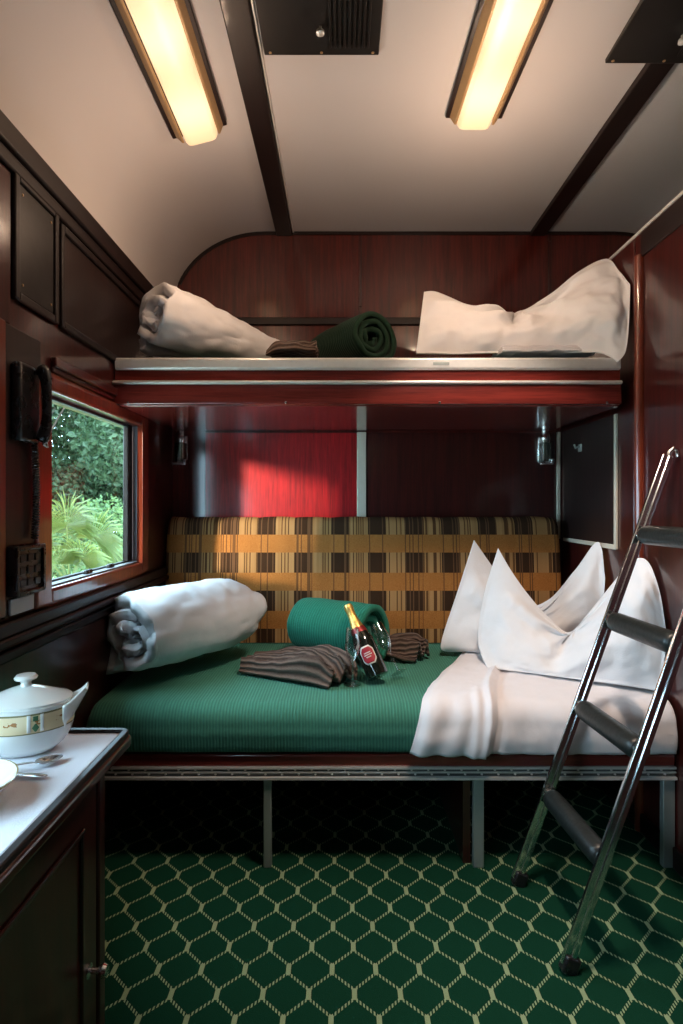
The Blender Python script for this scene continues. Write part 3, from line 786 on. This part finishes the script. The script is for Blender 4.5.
# upper
pillow([at(416,354,2.27), at(460,354,2.26), at(510,353,2.24), at(560,353,2.20), at(600,353,2.15), at(618,362,2.11)],
       [at(424,292,2.42), at(437,292,2.42), at(465,304,2.43), at(492,309,2.43), at(512,314,2.42), at(545,298,2.40), at(578,272,2.37), at(606,259,2.32), at(620,272,2.23), at(630,285,2.165)],
       .075, (0,-1,.35), 'pillow', 'white pillow with raised right corner at the right end of the upper berth', M['cotton_up'], wr=.022, seed=15, chop=(.45,.9),
       right=[at(618,362,2.11), at(626,350,2.115), at(629,318,2.14), at(630,285,2.165)])
mb = MB()
def fsheet(u, v):
    p = lerp(at(503,351.6,2.175), at(600,351.6,2.175), u); return p+Vector((0, v*.16, .004+.006*nz((u*3, v*2, 5), 2)))
for k in range(3):
    mb.grid(lambda u, v, k=k: fsheet(u, v)+Vector((0, .003*k, .0075*k+.003)), 40, 10)
o = obj('folded_sheet', mb, M['sheet'], solid=.007, ang=180); tag(o, 'white folded sheet on the edge of the upper berth under the pillow', 'sheet')

# ================================================================== SHEET ON THE LOWER BERTH
def bedsheet():
    zt, yf, r = .540, 1.868, .062
    pts = [(2.60, zt), (2.45, zt), (2.3, zt), (2.15, zt), (2.02, zt), (yf+r, zt)]
    pts = []
    for i in range(24): pts.append((lerp(2.62, yf+r, i/24), zt))
    for i in range(9): g = PI/2+PI/2*i/8; pts.append((yf+r+r*math.cos(g), zt-r+r*math.sin(g)))
    for i in range(1, 10): pts.append((yf-.006*math.sin(PI*i/9), lerp(zt-r, .391, i/9)))
    L = [0]
    for a, b in zip(pts, pts[1:]): L.append(L[-1]+math.hypot(a[0]-b[0], a[1]-b[1]))
    tot = L[-1]
    def fn(u, v):
        s = v*tot; k = 0
        while k < len(L)-2 and L[k+1] < s: k += 1
        f = (s-L[k])/(L[k+1]-L[k]); y = lerp(pts[k][0], pts[k+1][0], f); z = lerp(pts[k][1], pts[k+1][1], f)
        a = pts[max(k-1,0)]; b = pts[min(k+2, len(pts)-1)]; ty, tz = b[0]-a[0], b[1]-a[1]; l = math.hypot(ty, tz); ny, nzz = tz/l, -ty/l   # outward
        xl = lerp(.60, .205, smooth(v)**.85) if False else lerp(.575, .212, v**.9)
        xl += .012*math.sin(v*7)
        x = lerp(xl, 1.089, u)
        wfold = lerp(.165, .245, v); xf = xl+wfold
        dd = x-xf
        h = .010+.004*nz((x*1.2, s*1.3, 2), 5)+.003*nz((x, s, 7), 16)
        if dd < 0: h += .010*smooth((x-xl)/.03)
        h += .016*math.exp(-(dd/.020)**2)*smooth((v-.30)/.2)-.010*math.exp(-((dd-.028)/.014)**2)*smooth((v-.30)/.2)
        h += .012*math.exp(-((dd+.045)/.016)**2)*smooth((v-.62)/.25)
        h += .006*math.sin((x-xl)*70+v*5)*smooth((v-.7)/.3)*math.exp(-max(0, dd)/.06)
        h = max(h, .006)
        return (x, y+ny*h, z+nzz*h)
    return MB().grid(fn, 170, 90)
o = obj('bed_sheet', bedsheet(), M['sheet'], solid=.004, ang=180); tag(o, 'white sheet turned back over the right half of the lower berth', 'sheet')

# ================================================================== LADDER
A0 = Vector((.553, 1.803, 0)); B0 = Vector((.578, 1.467, 0)); DV = Vector((.527, .066, 1.38))
ld = thing('berth_ladder', 'chrome ladder with black padded rungs leaning on the right wall', 'ladder', (.565, 1.63, 0))
for P0 in (A0, B0):
    mb = MB(); sd = (B0-A0).normalized(); s0 = P0+DV*.012; s1 = P0+DV*.985; up = sd.cross(DV).normalized()
    mb.bar(s0, s1, .020, .016, sd); mb.bar(s0+up*.016, s1+up*.016, .012, .020, sd)
    rl = obj('rail', mb, M['chrome'], ld, bevel=.003)
    obj('foot', MB().bar(P0, P0+DV*.03, .030, .042, sd), M['black'], rl, bevel=.006)
    e = P0+DV*.985
    mb = MB().tube([e-DV*.02, e+Vector((.0, 0, .016)), e+Vector((.012, 0, .026)), e+Vector((.024, 0, .020)), e+Vector((.027, 0, .0))], .007, 10)
    obj('hook', mb, M['chrome'], rl)
for t in (.2, .4, .6, .8):
    a = A0+DV*t; b = B0+DV*t; e = (b-a).normalized()
    a1 = a+e*.014; b1 = b-e*.014
    pr = [(0,0),(.020,0),(.027,.006),(.030,.018)]
    L = (b1-a1).length; pts = [a1, a1+e*.003, a1+e*.008, a1+e*.02]+[a1+e*lerp(.02, L-.02, i/8) for i in range(1, 8)]+[b1-e*.02, b1-e*.008, b1-e*.003, b1]
    rs = [.020,.026,.029,.031]+[.031]*7+[.031,.029,.026,.020]
    rg = obj('rung', MB().tube(pts, rs, 20), M['padding'], ld)
    for p, s in ((a1, -1), (b1, 1)): obj('end_ring', MB().tube([p-e*s*.004, p+e*s*.006], [.022, .024], 16), M['chrome'], rg)
# small plate with a bent prong on the right wall panel, purpose unknown
hk = thing('prong_plate', 'small grey metal plate with a prong on the dark right wall panel', 'hook', (XR-.006, 2.63, 1.465))
y, z = 2.63, 1.465
obj('plate', MB().box(XR-.012, XR-.006, y-.018, y+.018, z-.020, z+.016), M['alu_paint'], hk, bevel=.003)
obj('prong', MB().tube([(XR-.011, y, z+.005), (XR-.030, y, z-.002), (XR-.036, y, z+.014)], .005, 10), M['alu_paint'], hk)

# ================================================================== SIDE TABLE CABINET
TX, TY, TZ = -.450, 1.240, .715
cab = thing('table_cabinet', 'dark mahogany cabinet table in the left foreground under a white cloth', 'cabinet', (-.66, .55, 0))
YC0 = -.30
obj('body', MB().box(XL+.001, -.512, YC0, TY-.03, 0, TZ-.04), M['mahogany_cabinet'], cab, bevel=.004)
def topprof(ix, rr):
    P = [(XL+.001, YC0), (TX-ix, YC0)]
    for i in range(7):
        g = PI/2*i/6; P.append((TX-ix-rr+rr*math.cos(g), TY-ix-rr+rr*math.sin(g)))
    P.append((XL+.001, TY-ix)); return P
obj('tabletop', MB().prism(topprof(0, .026), 'z', TZ-.032, TZ-.006), M['mahogany_y'], cab, bevel=.008, seg=3)
# raised rim around the top
po, pi = topprof(.004, .024), topprof(.020, .004)
mb = MB(); n = len(po)
vs = [(p[0], p[1], z) for z in (TZ-.010, TZ+.004) for p in po[1:]]+[(p[0], p[1], z) for z in (TZ-.010, TZ+.004) for p in pi[1:]]; n -= 1
fs = []
for i in range(n-1):
    fs += [(i, i+1, n+i+1, n+i), (2*n+i, 3*n+i, 3*n+i+1, 2*n+i+1), (n+i, n+i+1, 3*n+i+1, 3*n+i), (i, 2*n+i, 2*n+i+1, i+1)]
fs += [(0, n, 3*n, 2*n), (n-1, 3*n-1, 4*n-1, 2*n-1)]
mb.add(vs, fs)
obj('rim', mb, M['dark_wood'], cab, bevel=.003)
obj('moulding', MB().prism(topprof(.026, .03), 'z', TZ-.060, TZ-.030), M['mahogany_y'], cab, bevel=.010, seg=3)
dr = obj('door', MB().box(-.513, -.500, .25, TY-.075, .06, TZ-.075), M['mahogany_cabinet'], cab, bevel=.004)
obj('door_panel', frame4(MB(), -.501, -.494, .32, TY-.15, .14, TZ-.15, .012), M['mahogany'], dr, bevel=.003)
obj('corner_post', MB().box(-.516, -.499, TY-.066, TY-.034, 0, TZ-.06), M['mahogany_cabinet'], cab, bevel=.005)
kn = obj('knob', MB().lathe([(.014,0), (.014,.003), (.006,.006), (.005,.018), (.010,.022), (.0135,.030), (.011,.037), (0,.040)], (0,0,0), 24), M['chrome'], dr, local=True)
kn.location = Vector((-.500, 1.125, .282))-Vector(cab['_w']); kn.rotation_euler = (0, PI/2, 0)

mb = MB().grid(lambda u, v: (lerp(XL+.01, TX-.0222, u), lerp(YC0+.02, TY-.0222, v), TZ-.0035+.0012*nz((u*3, v*6, 1), 2)), 50, 90)
o = obj('table_cloth', mb, M['table_linen'], solid=.0024, ang=180); tag(o, 'white linen cloth inset in the cabinet table top', 'tablecloth')
ZT = TZ-.0005

# lidded china pot
def china_pot():
    t = NT('banded_white_china'); x, y, z = t.sep(t.coord())
    band = t.math('MULTIPLY', t.math('GREATER_THAN', z, .058), t.math('LESS_THAN', z, .096))
    line = t.math('MAXIMUM', t.math('LESS_THAN', t.math('ABSOLUTE', t.math('SUBTRACT', z, .058)), .0013), t.math('LESS_THAN', t.math('ABSOLUTE', t.math('SUBTRACT', z, .0965)), .0018))
    ang = t.math('ARCTAN2', y, x)
    scr = t.noise(t.map(t.coord(), (90, 90, 160)), 1.0, 2)
    mot = t.math('MULTIPLY', t.math('MULTIPLY', t.math('GREATER_THAN', scr, .52), t.math('LESS_THAN', t.math('ABSOLUTE', t.math('SUBTRACT', z, .080)), .0045)), t.math('LESS_THAN', t.math('FRACT', t.math('MULTIPLY', ang, 1.6)), .55))
    c = t.mix(band, (.80,.78,.74), (.78,.60,.36)); c = t.mix(mot, c, (.40,.16,.05)); c = t.mix(line, c, (.22,.19,.09))
    t.set(Base_Color=c, Roughness=.14, Coat_Weight=.5); return t.m
M['china_band'] = china_pot()
pc = Vector((-.628, 1.135, ZT+.001))
pot = thing('china_pot', 'lidded white china pot with cream band and spout on the table', 'pot', pc, rot=(0,0,math.radians(14)))
pot.scale = (.96, .96, .90)
ex, ey = 1.18, .92
obj('body', MB().lathe([(0,.003), (.040,.0), (.050,.002), (.062,.016), (.074,.040), (.0785,.062), (.0775,.085), (.0745,.102), (.0765,.106), (.0735,.108), (.068,.104), (.0, .100)], n=48, sx=ex, sy=ey), M['china_band'], pot, local=True)
ldd = obj('lid', MB().lathe([(.0745,.1075), (.075,.112), (.070,.116), (.058,.120), (.040,.129), (.022,.137), (.012,.140), (.0,.141)], n=48, sx=ex, sy=ey), M['china'], pot, local=True)
obj('lid_knob', MB().lathe([(.012,.139), (.0095,.146), (.012,.152), (.0215,.155), (.0225,.159), (.018,.164), (0,.1665)], n=28), M['china'], ldd, local=True)
def spout(u, v):
    # open pouring lip: a U channel swelling out of the rim
    a = lerp(-PI*.98, PI*-.02, u); w = lerp(.044, .015, smooth(v)); dep = lerp(.085, .013, v**.42)
    x = lerp(.078, .117, v); z = lerp(.108, .136, v**1.7)
    return (x, w*math.cos(a), z+dep*math.sin(a))
obj('spout', MB().grid(spout, 20, 14), M['china'], pot, local=True, solid=.006, sub=1, ang=180)
mb = MB().tube([(-.082,0,.088), (-.108,0,.096), (-.122,0,.080), (-.116,0,.055), (-.090,0,.035)], [.007,.0065,.006,.0065,.008], 12)
obj('handle', mb, M['china'], pot, local=True, sub=1)
# emblem on the band: two white bars and a green leaf
mb = MB(); M['emblem_green'] = plain('emblem_green', (.05,.14,.06), .3, var=.2)
ea = math.radians(-68)
def onband(u, v, a0, wa, z0, hz): 
    a = a0+(u-.5)*wa; return (.0792*ex*math.cos(a), .0792*ey*math.sin(a), z0+(v-.5)*hz)
for s in (-1, 1): mb.grid(lambda u, v, s=s: onband(u, v, ea+s*.13, .07, .079, .036), 4, 4)
obj('emblem', mb, M['china'], pot, local=True, solid=.0008)
mb = MB().grid(lambda u, v: onband(u, v, ea, .14*(1-abs(2*v-1)*.8), .070, .016), 8, 8).grid(lambda u, v: onband(u, v, ea, .10, .089, .010), 4, 4)
o = obj('emblem', mb, M['emblem_green'], pot, local=True, solid=.0008)
# spoons
def spoon(name, lab, tip, direc, L):
    t = Vector(direc).normalized(); s = Vector((-t.y, t.x, 0)); P = Vector(tip)
    bowl = MB()
    def fb(u, v):
        a = u*2*PI; r = v; x = math.cos(a)*.024*r; y = math.sin(a)*.0155*r*(1-.18*math.cos(a))
        return P-t*(.024-x)+s*y+Vector((0,0,.009-.008*(1-r*r)))
    r_ = thing(name, lab, 'spoon', P-t*.024, 'spoons on the table cloth')
    obj('bowl', bowl.grid(fb, 28, 8), M['steel'], r_, solid=.0014, ang=180)
    h0 = P-t*.046+Vector((0,0,.0085))
    hp = [h0, h0-t*.015+Vector((0,0,.004)), h0-t*.05+Vector((0,0,.006)), h0-t*(L*.6)+Vector((0,0,.001)), h0-t*(L*.8)+Vector((0,0,-.003)), h0-t*L+Vector((0,0,-.004))]
    ws = [.006,.0045,.004,.0055,.008,.0095]; mb = MB()
    for i in range(len(hp)):
        for sx, sz in ((-1,-.001), (1,-.001), (1,.001), (-1,.001)): mb.v.append(tuple(hp[i]+s*(sx*ws[i])+Vector((0,0,sz))))
    for i in range(len(hp)-1):
        for k in range(4): mb.f.append((i*4+k, i*4+(k+1)%4, (i+1)*4+(k+1)%4, (i+1)*4+k))
    mb.f += [(3,2,1,0), tuple(range(len(mb.v)-4, len(mb.v)))]
    obj('handle', mb, M['steel'], r_, sub=1, ang=180)
def ontable(px, py, z=ZT+.001):
    D = (CZ-z)*F/(py-VY); return Vector(((px-VX)*D/F, D, z))
p1 = ontable(63, 760); spoon('spoon', 'silver spoon with its bowl beside the china pot', p1, p1-ontable(9, 774), .10)
p2 = ontable(48, 778)
# second piece of cutlery: its handle end points right
def butter_knife(tip, direc, L):
    t = Vector(direc).normalized(); s = Vector((-t.y, t.x, 0)); P = Vector(tip)
    r_ = thing('butter_knife', 'silver knife lying in front of the spoon, half under the plate', 'knife', P, None)
    hp = [P, P-t*.012, P-t*.03, P-t*.06, P-t*.085]; ws = [.004,.0075,.0075,.0055,.0045]; hs = [.002,.0035,.0035,.003,.0025]; mb = MB()
    for p, w, h in zip(hp, ws, hs):
        for k in range(8):
            g = 2*PI*k/8; mb.v.append(tuple(p+s*(w*math.cos(g))+Vector((0,0,.0036+h*math.sin(g)))))
    for i in range(len(hp)-1):
        for k in range(8): mb.f.append((i*8+k, i*8+(k+1)%8, (i+1)*8+(k+1)%8, (i+1)*8+k))
    mb.f += [tuple(range(7,-1,-1)), tuple(range(len(mb.v)-8, len(mb.v)))]
    obj('handle', mb, M['steel'], r_, sub=1, ang=180)
    b0 = P-t*.085; mb = MB()
    pts = [b0+s*.006, b0-s*.006, b0-t*.08-s*.006, b0-t*.10+s*.004]
    mb.add([tuple(p+Vector((0,0,.003))) for p in pts]+[tuple(p+Vector((0,0,.0045))) for p in pts], [(3,2,1,0),(4,5,6,7)]+[(i,(i+1)%4,4+(i+1)%4,4+i) for i in range(4)])
    obj('blade', mb, M['steel'], r_)
butter_knife(p2, p2-ontable(10, 776), .1)
# plate at the edge of the picture
def goldrim():
    t = NT('gold_rimmed_china'); x, y, z = t.sep(t.coord()); r = t.math('SQRT', t.math('ADD', t.math('MULTIPLY', x, x), t.math('MULTIPLY', y, y)))
    g = t.math('MULTIPLY', t.math('GREATER_THAN', r, .0825), t.math('GREATER_THAN', z, .031))
    t.set(Base_Color=t.mix(g, (.80,.77,.70), (.40,.30,.14)), Roughness=.14, Coat_Weight=.5); return t.m
M['china_rim'] = goldrim()
pl = ontable(10, 790)
o = obj('china_bowl', MB().lathe([(0,.003), (.036,.003), (.038,0), (.042,0), (.045,.006), (.070,.020), (.0845,.034), (.0855,.037), (.083,.0375), (.066,.024), (.040,.010), (0,.008)], n=48), M['china_rim'])
o.location = (-.622, .925, ZT+.001); tag(o, 'white gold rimmed china bowl at the near left of the table', 'bowl')

# ================================================================== WALL TELEPHONE AND SWITCH BOX
tp = thing('wall_telephone', 'black wall telephone with coiled cord left of the window', 'telephone', (XL+.012, 1.50, 1.48))
X = XL+.012
obj('cradle', MB().box(X, X+.026, 1.455, 1.555, 1.365, 1.570), M['black'], tp, bevel=.010, seg=3)
mb = MB().tube([(X+.034, 1.535, 1.572), (X+.046, 1.535, 1.560), (X+.054, 1.535, 1.52), (X+.054, 1.535, 1.43), (X+.046, 1.535, 1.385), (X+.034, 1.535, 1.368)], [.017,.020,.012,.011,.019,.017], 14)
obj('handset', mb, M['black'], tp, sub=1)
cp = []
for i in range(260):
    t = i/259; g = t*36*2*PI
    cp.append((X+.013+.008*math.cos(g), 1.545+.008*math.sin(g)+.012*math.sin(t*3), lerp(1.372, 1.11, t)))
obj('cord', MB().tube(cp, .0024, 6), M['black'], tp)
mb = MB().tube([(X+.040, 1.540, 1.365), (X+.034, 1.575, 1.36), (X+.016, 1.598, 1.39), (X+.008, 1.596, 1.48), (X+.006, 1.585, 1.57)], .003, 8)
obj('cable', mb, M['black'], tp)
sb = thing('switch_box', 'dark box with a grid of switches below the wall telephone', 'switch box', (X, 1.49, 1.02))
obj('casing', frame4(MB().box(X, X+.020, 1.442, 1.578, .968, 1.092), X, X+.028, 1.452, 1.568, .978, 1.082, .012), M['black'], sb, bevel=.003)
for i in range(3):
    for j in range(3):
        y = 1.474+i*.036; z = .998+j*.032
        obj('button', MB().box(X+.019, X+.024, y-.013, y+.013, z-.010, z+.010), M['dark_metal'], sb, bevel=.002)
obj('lower_plate', MB().box(X, X+.008, 1.445, 1.555, .918, .960), M['white_enamel'], sb, bevel=.002)
# screwed cover plate high on the left wall
cv = thing('cover_plate', 'dark screwed cover plate high on the left wall', 'cover', (XL+.004, 1.59, 1.9))
obj('plate', MB().box(XL+.001, XL+.008, 1.502, 1.683, 1.762, 2.048), M['dark_metal'], cv, bevel=.002)
for y in (1.52, 1.668):
    for z in (1.785, 2.025):
        o = obj('screw', MB().lathe([(.004,0), (.0035,.002), (0,.003)], (0,0,0), 10), M['brass'], cv, local=True)
        o.location = Vector((XL+.0078, y, z))-Vector(cv['_w']); o.rotation_euler = (0, PI/2, 0)

# ================================================================== LIGHT
SPOT = 26.0
w = bpy.data.worlds.new('sky'); bpy.context.scene.world = w; w.use_nodes = True
bg = w.node_tree.nodes['Background']; bg.inputs[0].default_value = (.52,.79,1.0,1); bg.inputs[1].default_value = 7.5
def light(name, typ, energy, col, loc=(0,0,0), direc=None, **kw):
    d = bpy.data.lights.new(name, typ); d.energy = energy; d.color = col
    for k, v in kw.items(): setattr(d, k, v)
    o = bpy.data.objects.new(name, d); C.objects.link(o); o.location = loc
    if direc is not None: o.rotation_euler = Vector(direc).to_track_quat('-Z', 'Y').to_euler()
    return o
for (y0, y1), wz in ((W1, WZ), (W2, WZ2), (W3, WZ2)):       # daylight is sampled through the windows
    p = light('window_daylight', 'AREA', 1, (1,1,1), (XL-.11, (y0+y1)/2, (wz[0]+wz[1])/2), (1,0,0), shape='RECTANGLE', size=.1, size_y=.1)
    p.data.size = wz[1]-wz[0]+.04; p.data.size_y = y1-y0+.04; p.rotation_euler = (0, -PI/2, 0); p.data.cycles.is_portal = True
bpy.context.view_layer.update()
for lo in (l1, l2):                  # unseen fill lights added in the air below the ceiling lamps
    for yy in (-.01, -.07, -.15, -.26, -.45):
        light('lamp_fill_light', 'POINT', .50 if lo is l1 else .80, (1.0,.68,.47), lo.matrix_world @ Vector((0, yy, -.38)), shadow_soft_size=0)
for yy in (-.60, -.72, -.82):        # the right-hand lamp throws most of its light down on the lower berth
    p = l2.matrix_world @ Vector((0, yy, -.056))
    light('ceiling_lamp_beam', 'SPOT', SPOT, (1.0,.80,.66), p, Vector((.52, 2.02, .55))-p, shadow_soft_size=.07, spot_size=math.radians(64), spot_blend=.45)
light('sun', 'SUN', 4.6, (1.0,.84,.66), direc=(1, 1.4, -.27), angle=math.radians(5))

# ================================================================== CAMERA
cd = bpy.data.cameras.new('camera'); cam = bpy.data.objects.new('camera', cd); C.objects.link(cam)
cam.location = (0, 0, CZ); cam.rotation_euler = (PI/2, 0, 0)
cd.sensor_fit = 'AUTO'; cd.sensor_width = 36; cd.lens = F/1024*36; cd.shift_x = -.5/1024; cd.shift_y = -(512-VY)/1024; cd.clip_start = .01
sc = bpy.context.scene; sc.camera = cam
sc.view_settings.view_transform = 'Standard'; sc.view_settings.look = 'None'; sc.view_settings.exposure = 1.12; sc.view_settings.gamma = 1
sc.view_settings.use_curve_mapping = False
sc.cycles.use_denoising = True
sc.cycles.max_bounces = 10; sc.cycles.diffuse_bounces = 6; sc.cycles.glossy_bounces = 4; sc.cycles.transparent_max_bounces = 12
sc.cycles.sample_clamp_indirect = 6
for o in bpy.data.objects:
    if '_w' in o: del o['_w']
